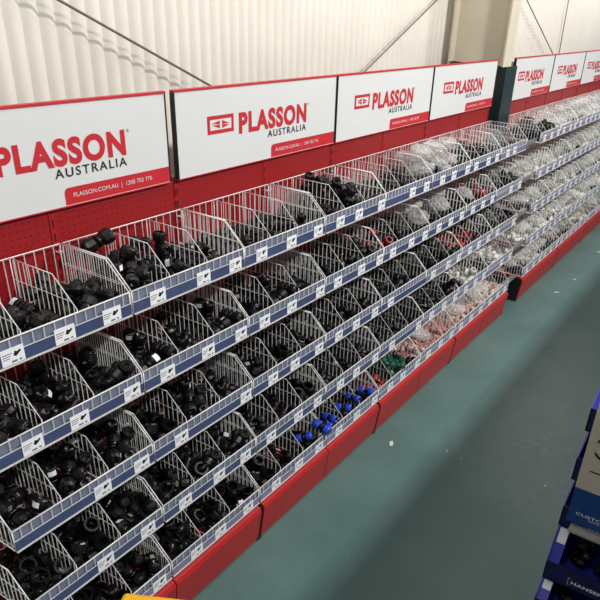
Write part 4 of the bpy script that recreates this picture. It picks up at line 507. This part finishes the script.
for sec, j, row, y0 in todo:
    basket(sec, j, row, y0)
    for c in range(3):
        rnd = random.Random(sec*5000 + j*311 + row*17 + c)
        sp = KIND1.get((row, j)) if sec == 0 else None
        kind, size = sp[c] if sp else (rnd.choice(kinds), rnd.choice('SSL'))
        if sec == 0:
            bm, nm, fr = 'black', 'black2', 1.
            fr = .85
            if row < 3: fr = .72
            if row == 0: fr = .6 if j != 3 or c == 2 else 1.
            if size == 'S': fr = min(1., fr*1.2)
            if row == 4 and ((j == 2 and c > 0) or j == 3): kind, size, fr = 'adaptor', 'S', .6
            elif row == 4 and j == 4 and c < 2: kind, size, bm, nm = ('elbow', 'L', 'green', 'green') if c == 1 else ('adaptor', 'S', 'black', 'redp')
            elif row == 4 and j >= 5: kind, size, bm, nm, fr = rnd.choice(['adaptor', 'ring', 'coupling']), 'S', rnd.choice(['salmon', 'salmon', 'white']), 'salmon', .55
            elif j >= 4 and row in (1, 2, 3) and rnd.random() < .16: kind, size, nm, fr = rnd.choice(['elbow', 'adaptor']), 'L', 'redp', .5
            elif j >= 6 and row >= 1 and rnd.random() < .3: bm, nm, fr = 'grey', 'white', .6
            elif j > 3: fr = .7
            if row == 0 and j >= 4: fr = .6
            fill(sec, j, row, c, y0, kind, size, bm, nm, fr)
            if (row, j, c) in ((0,5,1), (0,5,2), (1,5,0), (1,5,2), (0,5,0)): bags(sec, j, row, c, y0, 3 if row == 0 else 2, 1., .08)
            elif j >= 5 and row == 4 and c == 1: bags(sec, j, row, c, y0, 1, .9, .07)
            elif j >= 6 and rnd.random() < .12: bags(sec, j, row, c, y0, 1, .9, .09)
        else:
            bm, nm = rnd.choice([('white', 'grey'), ('grey', 'white'), ('black', 'grey'), ('black', 'black2'), ('grey', 'grey'), ('white', 'white')])
            if row == 0 and j == 0: bm, nm = 'black', 'black2'
            fill(sec, j, row, c, y0, kind, size, bm, nm, 1. if (row, j) == (0, 0) else .4)
            if not (row == 0 and j == 0) and rnd.random() < (.9 if row == 0 else .5): bags(sec, j, row, c, y0, (3 if row == 0 and j > 0 else 1) if rnd.random() < .6 else 1, 1.0, .075)
# whatever is past the counted three hundred of a kind: one heap each
for kind, L in stuffbin.items():
    names = ['black', 'black2', 'redp', 'white', 'grey', 'salmon', 'blue', 'green']; mb = MB()
    base = {}
    for X, bm, nm in L:
        b0 = BODY[kind](); nb = len(b0.f)
        for Y in NUTS[kind]: nut_mb(Y, b0, 1)
        fm = [names.index(nm) if mi == 1 else names.index(bm) for mi in b0.m]
        o = len(mb.v); mb.v += [tuple(X @ Vector(p)) for p in b0.v]; mb.f += [tuple(i+o for i in f) for f in b0.f]; mb.m += fm; mb.sm += b0.sm
    o = obj(NAME[kind][0], mb, [M[n] for n in names])
    tag(o, 'small %ss heaped in the far baskets right of the column' % NAME[kind][1], NAME[kind][1], None, 'stuff')

# couplings that stick out over the rail of the bottom tier, and long tees lying high in the top tier
def loose(kind, bm, nm, loc, d, roll, sc, label, group=None):
    o = link(NAME[kind][0], fmesh(kind, bm, nm, False), None, loc); o.rotation_mode = 'QUATERNION'
    o.rotation_quaternion = Vector((1, 0, 0)).rotation_difference(Vector(d).normalized()) @ Quaternion((1, 0, 0), roll); o.scale = (sc,)*3
    tag(o, label, NAME[kind][1], group)
    for X in NUTS[kind]:
        ch = link('nut', nmesh(nm), o); ch.matrix_local = X
        if nm in ('blue', 'redp', 'green'): ch['label'] = nm.replace('redp', 'red') + ' nut'
BG = 'blue-capped couplings in the bottom tier below second sign'
loose('coupling', 'black', 'blue', (.412, 1.19, .376), (1, .12, -.28), 0, 1.05, 'black coupling with blue caps jutting out over the bottom rail')
for n, (x, y, z, dx, dy, dz) in enumerate([(.365, 1.085, .345, .8, .5, .35), (.385, 1.262, .335, 1, .2, .1), (.375, 1.335, .345, 1, -.2, .2), (.38, 1.475, .345, 1, .3, .15), (.37, 1.60, .350, 1, -.1, .1), (.385, 1.735, .340, 1, .25, .05)]):
    loose('coupling', 'black', 'blue', (x, y, z), (dx, dy, dz), n, .95, 'black coupling with blue caps lying inside the bottom tier below second sign', BG)
for n, (x, y, z, dx, dy, dz) in enumerate([(.41, 2.095, .375, .7, .7, -.1), (.36, 2.04, .385, .2, 1, .3), (.33, 2.12, .36, -.4, .8, .2), (.40, 2.15, .35, .3, -.9, .2)]):
    loose('elbow', 'green', 'green', (x, y, z), (dx, dy, dz), n, .9, 'dark green elbow piled over the bottom rail below third sign', 'dark green elbows piled over the bottom rail')
for n, (x, y, z, tr, w) in enumerate([(.211,-.402,.612,3,'left bin below left half of first sign'), (.226,-.482,.600,3,'left bin below left half of first sign'), (.318,-.495,.612,3,'left bin below left half of first sign'), (.337,-.412,.614,3,'left bin below left half of first sign'),
    (.32,.535,.335,4,'right bin below right half of first sign'), (.321,.29,.325,4,'middle bin below right half of first sign'), (.343,.10,.630,3,'left bin below right half of first sign'), (.37,.275,.635,3,'middle bin below right half of first sign'),
    (.303,.95,.93,2,'middle bin below left half of second sign'), (.33,1.065,.625,3,'right bin below left half of second sign'), (.338,1.145,.63,3,'right bin below left half of second sign')]):
    o = loose('ring', 'black', 'black2', (x, y, z), (.35+.2*(n % 2), -.35+.25*(n % 3), .8), n, 1.02, 'black ring nut, open mouth up, %s tier, %s' % (TIER[tr], w), 'open ring nuts, %s tier, %s' % (TIER[tr], w))
loose('coupling', 'black', 'black2', (.085, .115, 1.662), (.15, .9, .28), 1.2, 1.15, 'long black coupling resting high at the basket back, top tier')
loose('elbow', 'black', 'black2', (.20, .13, 1.60), (.2, .3, .9), 1.2, 1.1, 'black elbow standing upright on the heap in the top tier')
# white link shelves between the two runs, in the column gap
for row in range(5):
    m = MB(); m.box((XR[row]-.040, 4.208, ZR[row]-.075), (XR[row]-.035, S2-.008, ZR[row]-.045)); m.box((XR[row]-.09, 4.208, ZR[row]-.079), (XR[row]-.035, S2-.008, ZR[row]-.075))
    tag(obj('link_shelf', m, M['alu']), 'narrow white link shelf joining both runs, %s tier' % TIER[row], 'shelf', 'link shelves beside the column')

# ------------------------------------------------------------------ carton display on the right
x0, x1 = 1.845, 2.26
def tray(yf, z0, h, label, op=True):
    t = tag(empty('cardboard_bin', (x0, yf, z0)), label, 'cardboard bin', 'stacked navy cardboard bins')
    W = x1-x0; D = .34; lip = .085; tk = .004
    m = MB(); m.box((0, 0, 0), (W, D, tk)); m.box((0, D-tk, 0), (W, D, h-.003)); obj('tray_body', m, M['navy'], t)
    m = MB(); m.prism([(0,0),(W,0),(W,lip),(0,lip)], -.0, tk); lp = obj('front_lip', m, M['navyd'], t)
    for xs in (0, W-tk):
        m = MB(); vs = [(xs,0,0),(xs,D,0),(xs,D,h-.003),(xs,.07 if op else .24,h-.003),(xs,0,lip+.02 if op else lip)]
        m.add(vs + [(a+tk,b_,c_) for a,b_,c_ in vs], [(0,1,2,3,4),(9,8,7,6,5)] + [(i,(i+1)%5,(i+1)%5+5,i+5) for i in range(5)]); obj('side_wall', m, M['navy'], t)
    # folded corner flap with a white ticket
    if op:
        m = MB(); m.add([(tk,.001,lip),(.042,.001,lip),(.042,.066,h-.006),(tk,.066,h-.006),(tk,.005,lip),(.042,.005,lip),(.042,.070,h-.006),(tk,.070,h-.006)],
                        [(0,1,2,3),(7,6,5,4),(0,4,5,1),(1,5,6,2),(2,6,7,3),(3,7,4,0)]); obj('corner_flap', m, M['navy'], t)
        f = lambda u, v: (tk+.002+u*.034, -.001+.065*v, lip+(h-.006-lip)*v)
        m = MB(); m.add([f(.1,.5), f(1,.5), f(1,.88), f(.1,.88)], [(0,1,2,3)]); obj('ticket', m, M['ticket'], t)
    o = lettering('brand_lettering', 'HANSEN', .014, .112, M['ticket'], lp, (.098, -.0006, .026), .02, -PI/2)
    # thin bracket ruled before the wordmark
    m = MB(); a, b_, c_, d = .086, .222, .018, .048
    for q in ((a, c_, a+.008, c_+.001), (a, d, a+.008, d+.001), (a, c_, a+.001, d)):
        m.add([(q[0],-.0008,q[1]),(q[2],-.0008,q[1]),(q[2],-.0008,q[3]),(q[0],-.0008,q[3])], [(0,1,2,3)])
    obj('bracket_mark', m, M['ticket'], lp)
    return t
ty = [(.50, 1.34, .195, 'topmost'), (.50, 1.145, .195, 'second from top'), (.50, .945, .195, 'third from top'), (.47, .715, .225, 'fourth from top, open with black fittings'), (.43, .56, .15, 'fifth from top, open')]
zs = []
for yf, z0, h, w in ty: tray(yf, z0, h, 'navy cardboard bin, %s of the stack beside the aisle' % w, 'open' in w)
for i in range(2): tray(.43, .56-.17*(i+1), .165, 'navy cardboard bin, %s of the stack beside the aisle' % ('sixth from top', 'seventh from top')[i])
for i, (x, z) in enumerate([(.07,.02),(.13,.045),(.2,.02),(.27,.05),(.10,.09),(.19,.085),(.3,.03),(.34,.08)]):
    for yf, z0, w in ((.47, .715, 'fourth'), (.43, .56, 'fifth')):
        if z > .06 and w == 'fifth': continue
        o = link('pipe_elbow', fmesh('elbow', 'black', 'black2', True), None, (x0+x, yf+.10+.05*(i % 2), z0+z+.03)); o.rotation_euler = (i*1.3, i*.7, i*2.1); o.scale = (.8,)*3
        tag(o, 'black pipe elbow inside the open navy cardboard bin, %s from top' % w, 'pipe elbow', 'black elbows in the %s navy bin' % w)
# poster board leaning flat on the bins
t = tag(empty('poster_board', (1.866, .485, .99)), 'grey and blue poster board with a chrome tap picture beside the aisle', 'poster board')
BW = .50
m = MB(); m.box((0, 0, .0), (BW, .008, .90)); obj('backing', m, M['printg'], t)
m = MB(); m.box((0, -.0012, .545), (BW, -.0002, .90)); obj('blue_band', m, M['printb'], t)
m = MB(); m.box((0, -.0012, 0), (BW, -.0002, .142)); b1 = obj('blue_band', m, M['printb'], t)
lettering('lettering', 'CUSTOM', .012, .105, M['ticket'], b1, (.026, -.0018, .038), .0, -PI/2)
lettering('small_lettering', 'RANGE', .006, .05, M['ticket'], b1, (.07, -.0018, .028), .0, -PI/2)
m = MB(); m.box((.03, -.0012, .223), (BW-.02, -.0004, .2185)); m.box((.05, -.0012, .455), (BW-.02, -.0004, .4585)); obj('rule_line', m, M['dark'], t)
m = MB()
for r0, r1, cx, cz in ((.034,.042,.060,.315), (.008,.022,.050,.335), (.006,.016,.045,.290), (.008,.016,.052,.385), (.02,.036,.12,.38)):
    n = 20; vs = []
    for k in range(n): 
        a = 2*PI*k/n; vs += [(cx+r1*math.cos(a), -.0008, cz+r1*math.sin(a)), (cx+r0*math.cos(a), -.0008, cz+r0*math.sin(a))]
    m.add(vs, [(2*k, 2*((k+1) % n), 2*((k+1) % n)+1, 2*k+1) for k in range(n)])
obj('tap_picture', m, M['chrome'], t)
m = MB(); m.box((1.885, .46, .968), (2.40, .50, .974)); m.box((1.885, .456, .967), (2.40, .460, .975))
tag(obj('display_shelf', m, M['grey']), 'pale shelf edge under the poster board', 'shelf')
# plinth that carries the bins
m = MB(); m.box((x0+.01, .44, 0), (x1-.01, .80, .218)); tag(obj('display_plinth', m, M['shelf'], bevel=.004), 'white plinth beneath the navy cardboard bins', 'plinth')
# shelving across the aisle, added out of frame to cast the floor's shadow edge
t = tag(empty('unseen_gondola', (2.05, 1.05, 0)), 'white back-to-back shelving added out of view to shade the aisle floor', 'shelving unit')
m = MB(); m.box((.42, 0, 0), (.46, 8.4, 1.73)); obj('back_panel', m, M['shelf'], t)
for z in (.16, .5, .84, 1.18, 1.48, 1.71):
    m = MB(); m.box((0, 0, z), (.42, 8.4, z+.03)); m.box((.46, 0, z), (.88, 8.4, z+.03)); obj('shelf', m, M['shelf'], t)
m = MB(); m.box((.02, 0, 0), (.42, 8.4, .16)); obj('kick_plate', m, M['red'], t)
m = MB(); m.box((0, -.01, 0), (.88, 0, 1.74)); obj('end_panel', m, M['shelf'], t)

t = tag(empty('shadow_rack', (2.62, -4.2, 0)), 'tall white rack added out of view to extend the floor shadow', 'storage rack')  # unseen rack, added to carry the floor's shadow edge on towards the camera
m = MB(); m.box((0, 0, 0), (.04, 5.0, 2.61)); obj('back_panel', m, M['shelf'], t)
for z in (.1, .7, 1.3, 1.9, 2.5):
    m = MB(); m.box((.04, 0, z), (.55, 5.0, z+.04)); obj('shelf', m, M['shelf'], t)
# yellow step ladder whose top step just shows at the bottom edge
t = tag(empty('step_ladder', (.906, -.580, 0)), 'yellow step ladder, its top step showing at the bottom edge', 'ladder')
t.rotation_euler = (0, 0, .47)
m = MB(); m.box((0, -.22, .972), (.36, 0, 1.0)); obj('top_step', m, M['yellow'], t, bevel=.012)
for z, w_ in ((.70, .05), (.42, .09), (.16, .12)):
    m = MB(); m.box((.015, -.22-w_, z), (.345, -.12-w_, z+.02)); obj('step', m, M['yellow'], t, bevel=.004)
for xx in (.02, .34):
    m = MB(); m.wire((xx, -.17, .975), (xx, -.34, 0), .012, 8); obj('front_leg', m, M['alu'], t)
    m = MB(); m.wire((xx, -.05, .975), (xx, .0, 0), .010, 8); obj('rear_leg', m, M['alu'], t)
# ------------------------------------------------------------------ marks on the floor
def blotch(name, x, y, r, asp, rot, label, seed, cat='paint spot'):
    rnd = random.Random(seed); n = 14; vs = []; 
    for z in (.0004, .0016):
        for k in range(n):
            a = 2*PI*k/n; rr = r*(.65+.5*random.Random(seed*50+k).random())*(1 if z < .001 else .93); u, v = rr*math.cos(a), rr*asp*math.sin(a)
            vs.append((u*math.cos(rot)-v*math.sin(rot), u*math.sin(rot)+v*math.cos(rot), z))
    m = MB(); m.add(vs, [tuple(range(n))[::-1], tuple(range(n, 2*n))] + [(k, (k+1) % n, (k+1) % n+n, k+n) for k in range(n)])
    tag(obj(name, m, M['paint'], loc=(x, y, 0)), label, cat)
blotch('paint_spot', .587, 1.765, .030, .5, 1.9, 'cream paint spot on the green floor near the red kick plates', 3)
blotch('paint_fleck', .411, 1.93, .010, .6, .3, 'tiny pale fleck beside the kick plate joint on the floor', 4, 'paint fleck')
blotch('paint_fleck', .915, 1.909, .016, .25, 2.3, 'thin white fleck on the light stripe of floor', 5, 'paint fleck')
blotch('paint_fleck', 1.023, 1.885, .010, .3, 2.0, 'small white scrap just past the light stripe of floor', 6, 'paint fleck')
blotch('paint_fleck', 1.549, 1.943, .012, .6, 2.4, 'white scrap on the dark floor left of the poster board', 7, 'paint fleck')
blotch('paint_fleck', .69, 5.10, .035, .3, .9, 'long white fleck on the floor ahead of the far run', 8, 'paint fleck')
blotch('paint_fleck', .74, 5.6, .022, .5, .2, 'round white fleck on the floor ahead of the far run', 9, 'paint fleck')
blotch('paint_fleck', .73, 6.75, .03, .5, .6, 'farthest white fleck on the floor beside the far run', 10, 'paint fleck')

# ------------------------------------------------------------------ light
def area(loc, size, size_y, power, rot=(0, 0, 0), col=(1, 1, 1), name='lamp_or_fill'):
    l = bpy.data.lights.new(name, 'AREA'); l.shape = 'RECTANGLE'; l.size = size; l.size_y = size_y; l.energy = power; l.color = col
    o = bpy.data.objects.new(name, l); C.objects.link(o); o.location = loc; o.rotation_euler = rot; return o
for yy, pw in ((-1.6, 110), (2.6, 260), (6.4, 170), (10.2, 150)): area((4.15, yy, 4.9), .28, .4, pw, (0, .62, 0), (1, .98, .95))
area((.25, 9.4, 4.7), .9, 2.4, 36, (0, -.1, 0), (1, .99, .97))
area((1.5, -2.7, 4.9), .5, .5, 45, (-.25, 0, 0), (1, .98, .95))  # added fill to brighten the poster and bin fronts, no actual fixture
for yy in (.6, 4.2, 7.8): area((1.2, yy, 5.0), .35, 1.6, 22, (0, .1, 0), (1, .98, .95))
w = bpy.data.worlds.new('world'); bpy.context.scene.world = w; w.use_nodes = True
w.node_tree.nodes['Background'].inputs[0].default_value = (.93, .97, 1, 1); w.node_tree.nodes['Background'].inputs[1].default_value = .17

# ------------------------------------------------------------------ camera
cam = bpy.data.cameras.new('camera'); co = bpy.data.objects.new('camera', cam); C.objects.link(co)
r = Vector((0.84668586, 0.52874129, 0.05962974)); u = Vector((-0.30239245, 0.38593674, 0.87155702)); d = Vector((-0.43781488, 0.75596659, -0.48665455))
X = Matrix((r, u, -d)).transposed().to_4x4(); X.translation = (2.06259, -1.39697, 2.49383); co.matrix_world = X
cam.sensor_width = 36; cam.lens = 656.3146/600*36; cam.shift_x = -(349.242-300)/600; cam.shift_y = (365.2713-300)/600; cam.clip_start = .02
sc = bpy.context.scene; sc.camera = co
sc.view_settings.view_transform = 'Standard'; sc.view_settings.look = 'None'; sc.view_settings.gamma = 1; sc.view_settings.exposure = -0.12
sc.cycles.max_bounces = 8; sc.cycles.transparent_max_bounces = 24
